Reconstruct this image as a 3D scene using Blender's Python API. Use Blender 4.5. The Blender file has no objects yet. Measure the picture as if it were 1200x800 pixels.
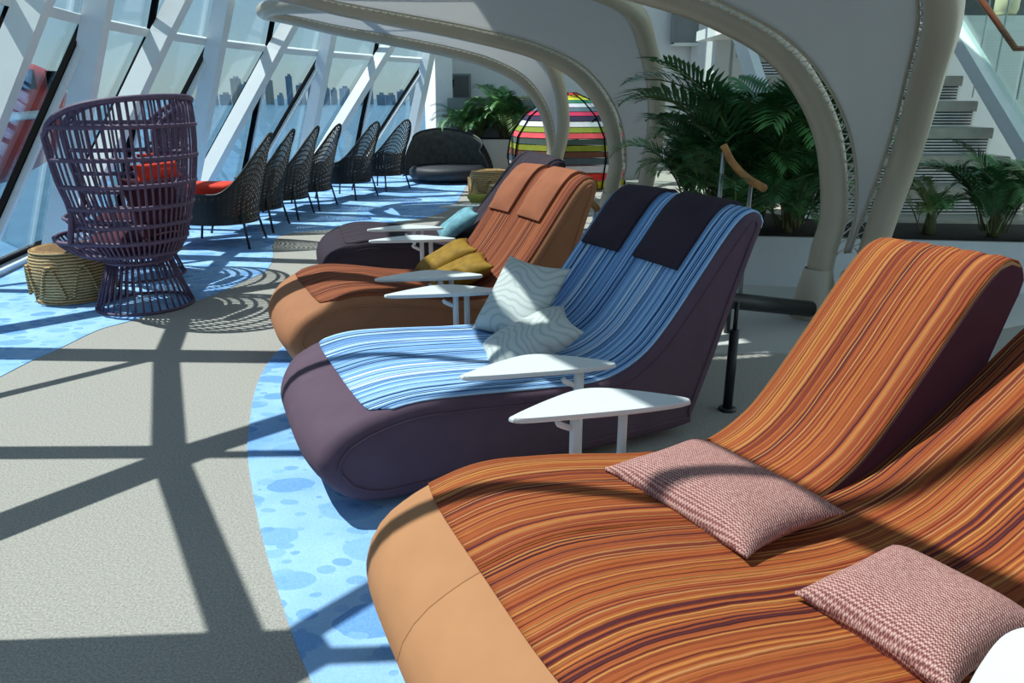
import bpy, bmesh, math, random
from mathutils import Vector, Matrix, Euler
random.seed(7)
S = bpy.context.scene
C = S.collection
PI = math.pi
# ------------------------------------------------------------------ camera
FPX = 880.0; HC = 1.5; PITCH = math.atan(287/FPX)
cam_d = bpy.data.cameras.new('camera'); cam = bpy.data.objects.new('camera', cam_d); C.objects.link(cam)
cam.location = (0, 0, HC); cam.rotation_euler = (PI/2-PITCH, 0, 0)
cam_d.sensor_width = 36; cam_d.lens = 36*FPX/1200; cam_d.clip_end = 6000; cam_d.clip_start = .05
S.camera = cam
# ------------------------------------------------------------------ world, sun, exposure
SUN = Vector((.55, -.15, -1.0)).normalized()
W = bpy.data.worlds.new('world'); S.world = W; W.use_nodes = True
wn = W.node_tree.nodes; wl = W.node_tree.links
sky = wn.new('ShaderNodeTexSky'); sky.sky_type = 'NISHITA'; sky.sun_disc = False
sky.sun_elevation = math.asin(-SUN.z); sky.sun_rotation = math.atan2(-SUN.x, -SUN.y)
sky.air_density = 1.0; sky.dust_density = .25; sky.ozone_density = 2.0; sky.altitude = 20
wn['Background'].inputs[1].default_value = .125
tn = wn.new('ShaderNodeMixRGB'); tn.blend_type = 'MULTIPLY'; tn.inputs[0].default_value = 1; tn.inputs[2].default_value = (.80, .92, 1.0, 1)
hz = wn.new('ShaderNodeMixRGB'); hz.inputs[0].default_value = .62; hz.inputs[2].default_value = (2.3, 3.3, 4.1, 1)      # even summer haze over the clear-sky model
wl.new(sky.outputs[0], tn.inputs[1]); wl.new(tn.outputs[0], hz.inputs[1]); wl.new(hz.outputs[0], wn['Background'].inputs[0])
sl = bpy.data.lights.new('sun', 'SUN'); sl.energy = 7.0; sl.angle = math.radians(.55); sl.color = (1, .965, .91)
so = bpy.data.objects.new('sun', sl); C.objects.link(so); so.location = (-6, 3, 12)
so.rotation_euler = SUN.to_track_quat('-Z', 'Y').to_euler()
S.view_settings.view_transform = 'Standard'; S.view_settings.look = 'None'
S.view_settings.exposure = 0.1; S.view_settings.gamma = 1.0; S.view_settings.use_curve_mapping = False

# ------------------------------------------------------------------ helpers
cp, sp = math.cos(PITCH), math.sin(PITCH)
def ray(x, y):
    u = (x-600)/FPX; v = -(y-400)/FPX
    return Vector((u, cp+v*sp, v*cp-sp))
def atz(x, y, z=0):
    r = ray(x, y); return r*((z-HC)/r.z)+Vector((0, 0, HC))
def aty(x, y, Y):
    r = ray(x, y); return r*(Y/r.y)+Vector((0, 0, HC))
def lin(h):
    h = h.lstrip('#'); o = []
    for i in (0, 2, 4):
        c = int(h[i:i+2], 16)/255; o.append(c/12.92 if c <= .04045 else ((c+.055)/1.055)**2.4)
    return (*o, 1)
class NB:
    def __init__(s, name):
        s.m = bpy.data.materials.new(name); s.m.use_nodes = True
        s.n = s.m.node_tree.nodes; s.l = s.m.node_tree.links; s.b = s.n['Principled BSDF']
    def new(s, t, **k):
        n = s.n.new(t)
        for a, b in k.items():
            if a.startswith('i_'): n.inputs[int(a[2:])].default_value = b
            else: setattr(n, a, b)
        return n
    def link(s, a, b): s.l.new(a, b)
    def ramp(s, fac, stops, interp='LINEAR'):
        r = s.n.new('ShaderNodeValToRGB'); r.color_ramp.interpolation = interp
        el = r.color_ramp.elements
        while len(el) < len(stops): el.new(.5)
        for e, (p, c) in zip(el, stops): e.position = p; e.color = c
        if fac is not None: s.l.new(fac, r.inputs[0])
        return r
    def math(s, op, a, b=None, c=None):
        n = s.n.new('ShaderNodeMath'); n.operation = op
        for i, v in enumerate((a, b, c)):
            if v is None: continue
            if isinstance(v, (int, float)): n.inputs[i].default_value = v
            else: s.l.new(v, n.inputs[i])
        return n.outputs[0]
    def noise(s, vec, scale, detail=2, rough=.5):
        n = s.n.new('ShaderNodeTexNoise'); n.inputs['Scale'].default_value = scale
        n.inputs['Detail'].default_value = detail; n.inputs['Roughness'].default_value = rough
        if vec is not None: s.l.new(vec, n.inputs['Vector'])
        return n.outputs[0]
    def mix(s, f, a, b):
        n = s.n.new('ShaderNodeMixRGB')
        for i, v in enumerate((f, a, b)):
            if isinstance(v, (int, float, tuple)): n.inputs[i].default_value = v
            else: s.l.new(v, n.inputs[i])
        return n.outputs[0]
    def bump(s, h, strength=.3, dist=.01, prev=None):
        b = s.n.new('ShaderNodeBump'); b.inputs['Strength'].default_value = strength; b.inputs['Distance'].default_value = dist
        s.l.new(h, b.inputs['Height'])
        if prev is not None: s.l.new(prev, b.inputs['Normal'])
        s.l.new(b.outputs[0], s.b.inputs['Normal']); return b.outputs[0]
    def set(s, color=None, rough=None, metal=None, spec=None):
        if color is not None:
            if isinstance(color, tuple): s.b.inputs['Base Color'].default_value = color
            else: s.l.new(color, s.b.inputs['Base Color'])
        if rough is not None: s.b.inputs['Roughness'].default_value = rough
        if metal is not None: s.b.inputs['Metallic'].default_value = metal
        if spec is not None: s.b.inputs['Specular IOR Level'].default_value = spec
        return s.m
    def obj(s): return s.n.new('ShaderNodeTexCoord').outputs['Object']
    def uv(s): return s.n.new('ShaderNodeTexCoord').outputs['UV']
def plain(name, hexc, rough=.5, metal=0, spec=.5, var=.08, scale=8, bump=0, bscale=60):
    b = NB(name); o = b.obj(); c = lin(hexc)
    n = b.noise(o, scale, 3)
    r = b.ramp(n, [(.3, tuple(v*(1-var) for v in c[:3])+(1,)), (.7, tuple(min(1, v*(1+var)) for v in c[:3])+(1,))])
    if bump: b.bump(b.noise(o, bscale, 2), bump, .004)
    return b.set(r.outputs[0], rough, metal, spec)
M = {}
M['white'] = plain('white_paint', 'e4e8e8', .45, var=.02)
M['wall'] = plain('wall_white', 'e3e6e7', .6, var=.02)
M['steelwhite'] = plain('facade_white', 'e6ebec', .35, var=.02)
M['gasket'] = plain('black_gasket', '0a0b0d', .9, spec=.1)
M['table'] = plain('table_white', 'd4d8d7', .35, var=.02, scale=20)
M['cream'] = plain('cream_tube', 'b5aa95', .3, var=.04, scale=3)
M['canvas'] = plain('canvas_grey', 'd9d7d6', .9, var=.03, scale=3, bump=.05, bscale=200)
def canvas_translucent():
    m = M['canvas']; n = m.node_tree.nodes; l = m.node_tree.links
    t = n.new('ShaderNodeBsdfTranslucent'); t.inputs[0].default_value = lin('e0dedc'); mx = n.new('ShaderNodeMixShader'); mx.inputs[0].default_value = .5
    l.new(n['Principled BSDF'].outputs[0], mx.inputs[1]); l.new(t.outputs[0], mx.inputs[2]); l.new(mx.outputs[0], n['Material Output'].inputs[0])
canvas_translucent()
M['cord'] = plain('lacing_cord', 'e6e3da', .6)
M['eyelet'] = plain('lacing_edge_dark', '2a2721', .7)
M['purple'] = plain('purple_cover', '5c4957', .85, spec=.2, bump=.15, bscale=900)
M['purple_side'] = plain('purple_side', '5b4a5a', .85, spec=.2, bump=.15, bscale=900)
M['darkpurple'] = plain('dark_plum_cover', '382e38', .85, spec=.2, bump=.15, bscale=900)
M['tan'] = plain('tan_cover', 'ad7a54', .8, spec=.25, var=.05, bump=.1, bscale=500)
M['tan_brown'] = plain('russet_cover', 'a06b4b', .8, spec=.25, var=.05, bump=.1, bscale=500)
M['plum_lining'] = plain('plum_lining', '4a2530', .9, spec=.2)
M['black_metal'] = plain('dark_metal', '2c2d2e', .4, metal=.3)
M['wicker_black'] = plain('black_wicker', '171615', .5, spec=.5, var=.2, scale=40)
M['wicker_purple'] = plain('purple_cord', '5c4862', .6, var=.25, scale=60, bump=.4, bscale=250)
M['red'] = plain('red_cushion', 'd8412f', .8, spec=.2, bump=.1, bscale=300)
M['lime'] = plain('lime_cushion', 'b9b55a', .8, spec=.2)
M['teal'] = plain('teal_cushion', '6d9aa6', .9, spec=.1, var=.3, scale=14)
M['mustard'] = plain('mustard_velvet', '8a691f', .7, spec=.2, var=.25, scale=18)
M['wood'] = plain('oak_handrail', 'b98248', .4, var=.2, scale=14)
M['wood_dark'] = plain('brown_handrail', '8a4d33', .35, var=.15, scale=14)
M['metal'] = plain('brushed_metal', 'a9adae', .3, metal=.8)
M['step'] = plain('step_metal', 'a19c90', .4, metal=.2, var=.1)
M['slat'] = plain('slat_metal', 'cfcdc8', .3, metal=.25, var=.08)
M['planter'] = plain('planter_white', 'd8dcdd', .4, var=.02)
M['soil'] = plain('soil', '2a2119', .95, var=.4, scale=40)
M['frond'] = plain('palm_green', '548547', .45, var=.4, scale=6)
M['frond_dark'] = plain('palm_green_dark', '3b6a3b', .4, var=.4, scale=6)
M['frond_dry'] = plain('palm_green_light', '7f9455', .5, var=.3, scale=6)
M['stem'] = plain('palm_stem', '5a5b35', .6, var=.2)
M['darkwall'] = plain('dark_interior', '5a5c60', .6, var=.1)
M['greypanel'] = plain('grey_panel', '83898c', .5, var=.05)
M['navy'] = plain('navy_inner', '22242c', .6)
M['hull_red'] = plain('lifeboat_red', 'c3372c', .4, var=.1)  # colour of the made-up boat shape outside the glass
M['glow'] = plain('lamp_shade', 'f1e4bd', .5)
def basket_mat():
    b = NB('woven_rattan'); o = b.obj()
    w1 = b.new('ShaderNodeTexWave'); w1.bands_direction = 'Z'; w1.inputs['Scale'].default_value = 14; w1.inputs['Distortion'].default_value = 1.5
    b.link(o, w1.inputs['Vector'])
    n = b.noise(o, 60, 3)
    f = b.math('ADD', b.math('MULTIPLY', w1.outputs['Fac'], .6), b.math('MULTIPLY', n, .4))
    r = b.ramp(f, [(.2, lin('6f5233')), (.5, lin('b8935f')), (.8, lin('dcc192'))])
    b.bump(f, .8, .01); return b.set(r.outputs[0], .7, spec=.2)
M['rattan'] = basket_mat()
def carpet_grey():
    b = NB('grey_carpet'); o = b.obj()
    f = b.noise(o, 130, 3, .7); g = b.noise(o, 1.6, 3); h = b.noise(o, 45, 2)
    r = b.ramp(f, [(.3, lin('726f6a')), (.5, lin('9d9993')), (.72, lin('c2bfb8'))])
    c = b.mix(b.math('MULTIPLY', g, .35), r.outputs[0], lin('a39d94'))
    c = b.mix(b.math('MULTIPLY', h, .3), c, lin('b9b4aa'))
    b.bump(f, .6, .006); return b.set(c, .95, spec=.1)
M['carpet'] = carpet_grey()
def carpet_blue():
    b = NB('blue_pebble_carpet'); o = b.obj()
    mp = b.new('ShaderNodeMapping'); mp.inputs['Rotation'].default_value = (0, 0, .45); mp.inputs['Scale'].default_value = (.72, 1.1, 1); b.link(o, mp.inputs['Vector'])
    dn = b.new('ShaderNodeTexNoise'); dn.inputs['Scale'].default_value = 5
    b.link(mp.outputs[0], dn.inputs['Vector'])
    va = b.new('ShaderNodeVectorMath'); va.operation = 'MULTIPLY_ADD'; va.inputs[1].default_value = (.06, .06, 0)
    b.link(dn.outputs['Color'], va.inputs[0]); b.link(mp.outputs[0], va.inputs[2])
    base = b.ramp(b.noise(o, 3, 3), [(.3, lin('86b4e4')), (.7, lin('a3cbf0'))]).outputs[0]
    col = base
    for sc, rad, amt in ((4.6, .52, 1.0), (11, .38, .8)):
        v = b.new('ShaderNodeTexVoronoi'); v.voronoi_dimensions = '2D'; v.inputs['Scale'].default_value = sc; v.inputs['Randomness'].default_value = .85
        b.link(va.outputs[0], v.inputs['Vector'])
        sep = b.new('ShaderNodeSeparateColor'); b.link(v.outputs['Color'], sep.inputs[0])
        rr = b.math('MULTIPLY_ADD', sep.outputs[0], rad*.75, rad*.12)
        msk = b.math('MULTIPLY', b.math('LESS_THAN', v.outputs['Distance'], rr), amt)
        tone = b.ramp(sep.outputs[1], [(.2, lin('6398d8')), (.8, lin('7fb0e6'))]).outputs[0]
        col = b.mix(msk, col, tone)
    f = b.noise(o, 140, 3, .7)
    col = b.mix(.16, col, b.ramp(f, [(.3, lin('4f7fb8')), (.7, lin('cfe2f7'))]).outputs[0])
    # pale and deep patches that drift through the carpet print
    st = b.ramp(b.noise(o, .8, 2), [(.52, (0, 0, 0, 1)), (.62, (1, 1, 1, 1))]).outputs[0]
    col = b.mix(b.math('MULTIPLY', st, .35), col, lin('5d8fd0'))
    b.bump(f, .5, .005); return b.set(col, .95, spec=.1)
M['bluecarpet'] = carpet_blue()
def stripes(name, pal, scale, rough=.8, bumpd=.008, gain=1.0):
    b = NB(name); uv = b.uv()
    sep = b.new('ShaderNodeSeparateXYZ'); b.link(uv, sep.inputs[0])
    u, v = sep.outputs[0], sep.outputs[1]
    wv = b.new('ShaderNodeCombineXYZ'); b.link(b.math('MULTIPLY', u, 5.0), wv.inputs[0]); b.link(b.math('MULTIPLY', v, 4.0), wv.inputs[1])
    wob = b.noise(wv.outputs[0], 1.5, 3)
    uu = b.math('MULTIPLY_ADD', b.math('SUBTRACT', wob, .5), .010, u)
    def cells(sc):
        vo = b.new('ShaderNodeTexVoronoi'); vo.voronoi_dimensions = '1D'; vo.inputs['Scale'].default_value = sc; vo.inputs['Randomness'].default_value = .8
        b.link(uu, vo.inputs['W']); s2 = b.new('ShaderNodeSeparateColor'); b.link(vo.outputs['Color'], s2.inputs[0]); return s2.outputs[0], vo.outputs['Distance']
    a, da = cells(scale); a2, db = cells(scale*.33)
    f = b.math('FRACT', b.math('ADD', a, b.math('MULTIPLY', a2, .35)))
    n = len(pal); r = b.ramp(f, [(i/n, tuple(v*gain for v in lin(c)[:3])+(1,)) for i, c in enumerate(pal)], 'CONSTANT')
    # pleats: relief runs with the stripes, crumples across them
    h1 = b.math('SINE', b.math('MULTIPLY', uu, scale*2.2))
    wv2 = b.new('ShaderNodeCombineXYZ'); b.link(b.math('MULTIPLY', uu, 26.0), wv2.inputs[0]); b.link(b.math('MULTIPLY', v, 7.0), wv2.inputs[1])
    cr = b.noise(wv2.outputs[0], 1.0, 3)
    hh = b.math('ADD', b.math('MULTIPLY', f, .5), b.math('ADD', b.math('MULTIPLY', h1, .22), b.math('MULTIPLY', cr, 1.5)))
    b.bump(hh, .75, bumpd)
    return b.set(r.outputs[0], rough, spec=.2)
M['s_orange'] = stripes('orange_stripe_cloth', ['b8602f', 'cf8140', 'ad552d', '843524', 'bd6634', 'cd8a48', 'b4592d', '5a2429', 'c06c38', 'a64d2c', 'cf8c55', 'b65e30', '94402a', 'bf6635', 'b25a2f', 'a9522c'], 190, gain=.66)
M['s_brown'] = stripes('russet_stripe_cloth', ['b5653f', '9d5236', 'c0714a', '803f2b', 'ab5f3d', 'b96c47', '663023', 'b5653f'], 120, gain=.58)
M['s_blue'] = stripes('blue_stripe_cloth', ['7ba6d6', 'a9cdee', '5b86bf', '8db5e0', '2f4876', '6c97cc', 'd6e6f4', '7ba6d6', '46679f', '93bbe4', '1e2c4c', '84aedb', 'b9d6ef', '638fc6'], 150)
M['s_plum'] = stripes('plum_stripe_cloth', ['352b34', '3c313b', '30272f'], 60)
def marble():
    b = NB('grey_moire_fabric'); o = b.obj()
    w = b.new('ShaderNodeTexWave'); w.inputs['Scale'].default_value = 8; w.inputs['Distortion'].default_value = 22; w.inputs['Detail'].default_value = 1.5; w.inputs['Detail Scale'].default_value = .55
    b.link(o, w.inputs['Vector'])
    r = b.ramp(w.outputs['Fac'], [(.05, lin('a9b0ae')), (.2, lin('b9bfbb')), (.85, lin('c0c5c0'))])
    b.bump(b.noise(o, 300, 2), .3, .003); return b.set(r.outputs[0], .9, spec=.1)
M['moire'] = marble()
def knit():
    b = NB('pink_knit_fabric'); uv = b.uv()
    sep = b.new('ShaderNodeSeparateXYZ'); b.link(uv, sep.inputs[0])
    x = b.math('SINE', b.math('MULTIPLY', sep.outputs[0], 620.0)); y = b.math('SINE', b.math('MULTIPLY_ADD', sep.outputs[1], 760.0, b.math('MULTIPLY', x, 1.1)))
    h = b.math('ADD', b.math('MULTIPLY', b.math('MULTIPLY', x, y), .5), b.math('MULTIPLY', b.noise(b.obj(), 120, 2), .8))
    r = b.ramp(h, [(.1, lin('7a4a4a')), (.38, lin('a9776f')), (.62, lin('bf938a')), (.9, lin('d6b4aa'))])
    b.bump(h, .7, .004); return b.set(r.outputs[0], .9, spec=.1)
M['knit'] = knit()
def glass_mat(name, tint, refl=1.0):
    b = NB(name); n = b.n; n.remove(b.b)
    t = n.new('ShaderNodeBsdfTransparent'); t.inputs[0].default_value = tint
    g = n.new('ShaderNodeBsdfGlossy'); g.inputs['Roughness'].default_value = .01; g.inputs[0].default_value = (.9, .95, 1, 1)
    lw = n.new('ShaderNodeLayerWeight'); lw.inputs[0].default_value = .5
    fr = b.math('MULTIPLY_ADD', b.math('POWER', lw.outputs['Facing'], 5.0), .8, .035*refl)   # Schlick, per face
    mx = n.new('ShaderNodeMixShader'); b.link(fr, mx.inputs[0]); b.link(t.outputs[0], mx.inputs[1]); b.link(g.outputs[0], mx.inputs[2])
    b.link(mx.outputs[0], n['Material Output'].inputs[0]); return b.m
M['glass'] = glass_mat('window_glass', (.86, .915, .925, 1), 1.6)
M['railglass'] = glass_mat('rail_glass', (.82, .9, .88, 1), 1.0)
def sea_mat():
    b = NB('sea_water'); o = b.obj()
    n = b.noise(o, .08, 4)
    r = b.ramp(n, [(.3, lin('2a5674')), (.7, lin('3f7390'))]); b.bump(n, .4, 1.0)
    return b.set(r.outputs[0], .25)
M['sea'] = sea_mat()
def tower_mat(name, a, c):
    b = NB(name); o = b.obj()
    w = b.new('ShaderNodeTexBrick'); w.inputs['Scale'].default_value = .09; w.inputs['Color1'].default_value = lin(a); w.inputs['Color2'].default_value = lin(c); w.inputs['Mortar'].default_value = lin('8795a3'); w.inputs['Mortar Size'].default_value = .03
    b.link(o, w.inputs['Vector']); return b.set(w.outputs['Color'], .5)
M['tower'] = [tower_mat('tower_pale', 'b9c3cc', 'a5b1bd'), tower_mat('tower_blue', '7f94a8', '6e8499'), tower_mat('tower_sand', 'b5a99b', 'a0988f')]
BANDS = [plain('band_%d' % i, h, .8, spec=.2) for i, h in enumerate(['e23b34', 'c9b324', 'd9cf3f', '2f7d62', 'd9d3dc', '5f6f7c', 'c7365a', '3c3550', 'e6e4e6', '8f9a3c', 'ee5a62', '5d6a63', 'a0a33a', '7d5040', '55606a', 'd6cfd6'])]

# mesh helpers -------------------------------------------------------
def mk(name, verts, faces, m, parent=None, smooth=False, uvs=None):
    me = bpy.data.meshes.new(name); me.from_pydata([tuple(v) for v in verts], [], faces); me.update()
    if uvs is not None:
        l = me.uv_layers.new(name='UVMap')
        for lo in me.loops: l.data[lo.index].uv = uvs[lo.vertex_index]
    if smooth: me.shade_smooth()
    return link(name, me, m, parent)
def link(name, me, m, parent=None):
    o = bpy.data.objects.new(name, me); C.objects.link(o)
    if m is not None and len(me.materials) == 0: me.materials.append(m)
    if parent is not None: o.parent = parent
    return o
def tag(o, label, cat, group=None, kind=None):
    if kind: o['kind'] = kind
    if label: o['label'] = label
    if cat: o['category'] = cat
    if group: o['group'] = group
    return o
def thing(name, label, cat, loc=(0, 0, 0), rz=0, group=None):
    o = bpy.data.objects.new(name, None); C.objects.link(o); o.location = loc; o.rotation_euler = (0, 0, rz)
    o.empty_display_size = .1
    return tag(o, label, cat, group)
def struct(o): o['kind'] = 'structure'; return o
def copy_tree(o, parent=None):
    c = o.copy(); C.objects.link(c)
    if parent is not None: c.parent = parent
    for ch in list(o.children): copy_tree(ch, c)
    return c
class MB:
    def __init__(s): s.v = []; s.f = []
    def box(s, c, size, R=None):
        hx, hy, hz = [a/2 for a in size]; b = len(s.v); c = Vector(c)
        for x in (-hx, hx):
            for y in (-hy, hy):
                for z in (-hz, hz):
                    p = Vector((x, y, z))
                    if R is not None: p = R @ p
                    s.v.append(p+c)
        for f in ((0, 1, 3, 2), (4, 6, 7, 5), (0, 4, 5, 1), (2, 3, 7, 6), (0, 2, 6, 4), (1, 5, 7, 3)): s.f.append([b+i for i in f])
        return s
    def beam(s, a, b, w, d, nrm):
        """box from a to b, w across, d along nrm"""
        a = Vector(a); b = Vector(b); t = (b-a); L = t.length; t.normalize()
        n = Vector(nrm); n = (n-t*n.dot(t)).normalized(); x = n.cross(t)
        R = Matrix((x, n, t)).transposed()
        return s.box((a+b)/2, (w, d, L), R)
    def tube(s, pts, r, n=8, closed=False, ell=None):
        pts = [Vector(p) for p in pts]; m = len(pts); b0 = len(s.v); up = None
        rs = r if isinstance(r, (list, tuple)) else [r]*m
        for i, p in enumerate(pts):
            if closed: t = pts[(i+1) % m]-pts[i-1]
            else: t = pts[min(i+1, m-1)]-pts[max(i-1, 0)]
            t.normalize()
            if up is None:
                up = Vector((0, 0, 1)) if abs(t.z) < .9 else Vector((1, 0, 0))
            up = up-t*up.dot(t); up = up.normalized() if up.length > 1e-6 else t.orthogonal().normalized()
            sd = t.cross(up)
            for k in range(n):
                a = 2*PI*k/n; s.v.append(p+(up*math.cos(a)+sd*math.sin(a))*rs[i])
        last = m if closed else m-1
        for i in range(last):
            for k in range(n):
                a = b0+i*n+k; b = b0+i*n+(k+1) % n; c2 = b0+((i+1) % m)*n+(k+1) % n; d = b0+((i+1) % m)*n+k
                s.f.append([a, b, c2, d])
        if not closed:
            s.f.append([b0+k for k in range(n)][::-1]); s.f.append([b0+(m-1)*n+k for k in range(n)])
        return s
    def lathe(s, prof, n=32, c=(0, 0, 0), a0=0, a1=2*PI):
        b0 = len(s.v); c = Vector(c); full = abs(a1-a0-2*PI) < 1e-6; cols = n if full else n+1
        for r, z in prof:
            for k in range(cols):
                a = a0+(a1-a0)*k/n; s.v.append(c+Vector((r*math.cos(a), r*math.sin(a), z)))
        for i in range(len(prof)-1):
            for k in range(n):
                k2 = (k+1) % cols
                s.f.append([b0+i*cols+k, b0+i*cols+k2, b0+(i+1)*cols+k2, b0+(i+1)*cols+k])
        return s
    def prism(s, poly, z0, z1):
        b = len(s.v); n = len(poly)
        for z in (z0, z1):
            for p in poly: s.v.append(Vector((p[0], p[1], z)))
        s.f.append([b+i for i in range(n)][::-1]); s.f.append([b+n+i for i in range(n)])
        for i in range(n): s.f.append([b+i, b+(i+1) % n, b+n+(i+1) % n, b+n+i])
        return s
    def build(s, name, m, parent=None, smooth=False):
        return mk(name, s.v, s.f, m, parent, smooth)
def catmull(pts, n):
    pts = [Vector(p) for p in pts]; P = [pts[0]*2-pts[1]]+pts+[pts[-1]*2-pts[-2]]; out = []
    seg = len(pts)-1
    for i in range(seg):
        k = max(2, n//seg)
        for j in range(k):
            t = j/k; a, b, c, d = P[i:i+4]
            out.append(.5*((2*b)+(c-a)*t+(2*a-5*b+4*c-d)*t*t+(3*b-a-3*c+d)*t**3))
    out.append(pts[-1]); return out
def resample(pts, n):
    L = [0]
    for a, b in zip(pts, pts[1:]): L.append(L[-1]+(b-a).length)
    out = []; j = 0
    for i in range(n):
        d = L[-1]*i/(n-1)
        while j < len(L)-2 and L[j+1] < d: j += 1
        w = L[j+1]-L[j]; t = 0 if w < 1e-9 else (d-L[j])/w
        out.append(pts[j].lerp(pts[j+1], t))
    return out

# ------------------------------------------------------------------ the glazed facade: leaning diagrid on a curve
AC = Vector((7.913, 8.871)); AR = 11.987; P0 = 3.253; DP = .124; ZT = 2.18; LEAN = .75
def fnode(k, lev):
    """lev 0 base, 1 first transom, 2 second..."""
    r = AR-LEAN*(lev-1)
    if k >= -5: a = P0-DP*k; c = AC; return Vector((c.x+r*math.cos(a), c.y+r*math.sin(a), ZT*lev))
    a = P0+DP*5; d = Vector((.30, -.954)); q = Vector((AC.x+r*math.cos(a), AC.y+r*math.sin(a)))+d*1.5*(-5-k)
    return Vector((q.x, q.y, ZT*lev))
def fnorm(k):
    a = P0-DP*max(k, -5); return Vector((-math.cos(a), -math.sin(a), -.32)).normalized()   # points into the room
KMIN, KMAX = -7, 6
LEVELS = 3
for k in range(KMIN, KMAX+1):
    nr = fnorm(k); odd = (k % 2 == 0)
    # structural members standing inside the glass
    if odd:
        for lv in range(LEVELS):
            if lv and (k < -3 or lv == 2): continue
            mb = MB(); a = fnode(k, lv)+nr*.16; b = fnode(k, lv+1)+nr*.16
            t = (b-a).normalized(); side = nr.cross(t)
            mb.beam(a+side*.08, b+side*.08, .16, .20, nr)
            if lv < 2: struct(mb.build('trim_%d' % (100+(k-KMIN)*4+lv), M['steelwhite']))
            else: struct(mb.build('trim_%d' % (100+(k-KMIN)*4+lv), M['steelwhite']))
    if not odd:
        for lv in range(LEVELS):
            if k-1+lv < KMIN-1 or k+lv > KMAX or (lv and k < -3) or lv == 2: continue
            a = fnode(k-1+lv, lv)+nr*.16; b = fnode(k+lv, lv+1)+fnorm(k+lv)*.16
            mb = MB().beam(a, b, .15, .20, nr)
            struct(mb.build('trim_%d' % (200+(k-KMIN)*4+lv), M['steelwhite']))
    # one glazed bay per level, between node k-1 and node k
    if k > KMIN:
        for lv in range(LEVELS):
            A = fnode(k-1, lv); B = fnode(k, lv); Cc = fnode(k, lv+1); D = fnode(k-1, lv+1)
            w = bpy.data.objects.new('window_%d' % (1+(k-KMIN-1)*LEVELS+lv), None); C.objects.link(w); struct(w)
            w.location = (A+B)/2; bpy.context.view_layer.update()
            w.empty_display_size = .1; o = w.location
            f = lambda p: p-o
            if lv == 0:
                tri = [(A, B, Cc), (A, Cc, D)]
            else: tri = [(A, B, Cc, D)]
            for q in tri:
                mk('pane', [f(p) for p in q]+[f(p)-nr*.012 for p in q],
                   [list(range(len(q))), list(range(len(q), 2*len(q)))[::-1]]+[[i, (i+1) % len(q), len(q)+(i+1) % len(q), len(q)+i] for i in range(len(q))], M['glass'], w)
            MB().beam(f(Cc)-(Cc-D).normalized()*0, f(D), .085, .11, nr).build('transom', M['steelwhite'], w)
            off = nr*.035
            MB().beam(f(B)+off, f(Cc)+off, .045, .06, nr).build('gasket', M['gasket'], w)
            if lv == 0:
                MB().beam(f(A)+off, f(Cc)+off, .05, .05, nr).build('gasket', M['gasket'], w)
                MB().beam(f(A)+nr*.06+Vector((0, 0, -.05)), f(Cc)+nr*.06+Vector((0, 0, -.05)), .05, .07, nr).build('mullion', M['steelwhite'], w)
                MB().beam(f(A)+nr*.02+Vector((0, 0, .1)), f(B)+nr*.02+Vector((0, 0, .1)), .05, .05, nr).build('gasket', M['gasket'], w)
                MB().beam(f(A)+nr*.04+Vector((0, 0, .04)), f(B)+nr*.04+Vector((0, 0, .04)), .09, .1, nr).build('sill', M['steelwhite'], w)
            if lv == 0:
                t = (Cc-B).normalized(); side = nr.cross(t)
                MB().beam(f(B)+nr*.05-side*.05, f(Cc)+nr*.05-side*.05, .05, .08, nr).build('mullion', M['steelwhite'], w)
struct(MB().beam(fnode(-4, 1)+fnorm(-4)*.1, fnode(-3, 2)+fnorm(-3)*.1, .09, .10, fnorm(-4)).build('trim_390', M['steelwhite']))  # lone out-of-view brace, added to cast a shadow band over the orange daybed
poly = [(fnode(k, 3).x, fnode(k, 3).y) for k in range(KMIN, 4)]+[(3.0, fnode(3, 3).y), (3.0, -4)]
struct(MB().prism(poly, ZT*3, ZT*3+.2).build('ceiling', M['wall']))
# unseen roof glazing, added so sky light reaches stairs and planters
w = bpy.data.objects.new('window_90', None); C.objects.link(w); struct(w); w.location = (6.0, 6.7, ZT*3+.1)
MB().box((0, 0, 0), (6.0, 21.4, .02)).build('pane', M['railglass'], w)
w2 = bpy.data.objects.new('window_91', None); C.objects.link(w2); struct(w2); w2.location = (.6, 14.7, ZT*3+.1)  # unseen roof pane, added so sun reaches the far wall
MB().box((0, 0, 0), (4.8, 5.4, .02)).build('pane', M['railglass'], w2)
for i in range(3): MB().box((0, -2.2+2.2*i, -.06), (4.8, .10, .16)).build('mullion', M['steelwhite'], w2)
for i in range(9): MB().box((0, -10.4+2.6*i, -.06), (6.0, .10, .16)).build('mullion', M['steelwhite'], w)
# ------------------------------------------------------------------ floor and carpets
edge = [fnode(k, 0) for k in range(KMIN, KMAX+1)]
poly = [(p.x-.0, p.y) for p in edge]
poly += [(-1.2, 17.2), (9, 17.2), (9, -3)]
struct(MB().prism(poly, -.12, 0).build('floor', M['carpet']))
b1 = [(345, 395), (318, 420), (300, 455), (292, 500), (290, 530), (297, 580), (310, 640), (325, 690), (345, 750), (365, 800)]
pts = catmull([Vector((atz(*q).x, atz(*q).y, 0)) for q in b1], 60)
poly = [(-.9, 5.3), (-1.25, 5.0)]+[(p.x, p.y) for p in pts]+[(-.3, 1.2), (0, .8), (.3, 1.6), (-.1, 2.6), (-.2, 3.6)]
o = MB().prism(poly, 0, .004).build('blue_carpet', M['bluecarpet']); struct(o); o.name = 'floor_carpet'
b2 = [(0, 442), (35, 424), (73, 407), (115, 387), (150, 377), (210, 358), (252, 345), (283, 331), (312, 317), (320, 301), (320, 288), (332, 275), (400, 268), (455, 262), (525, 246), (548, 215)]
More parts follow.
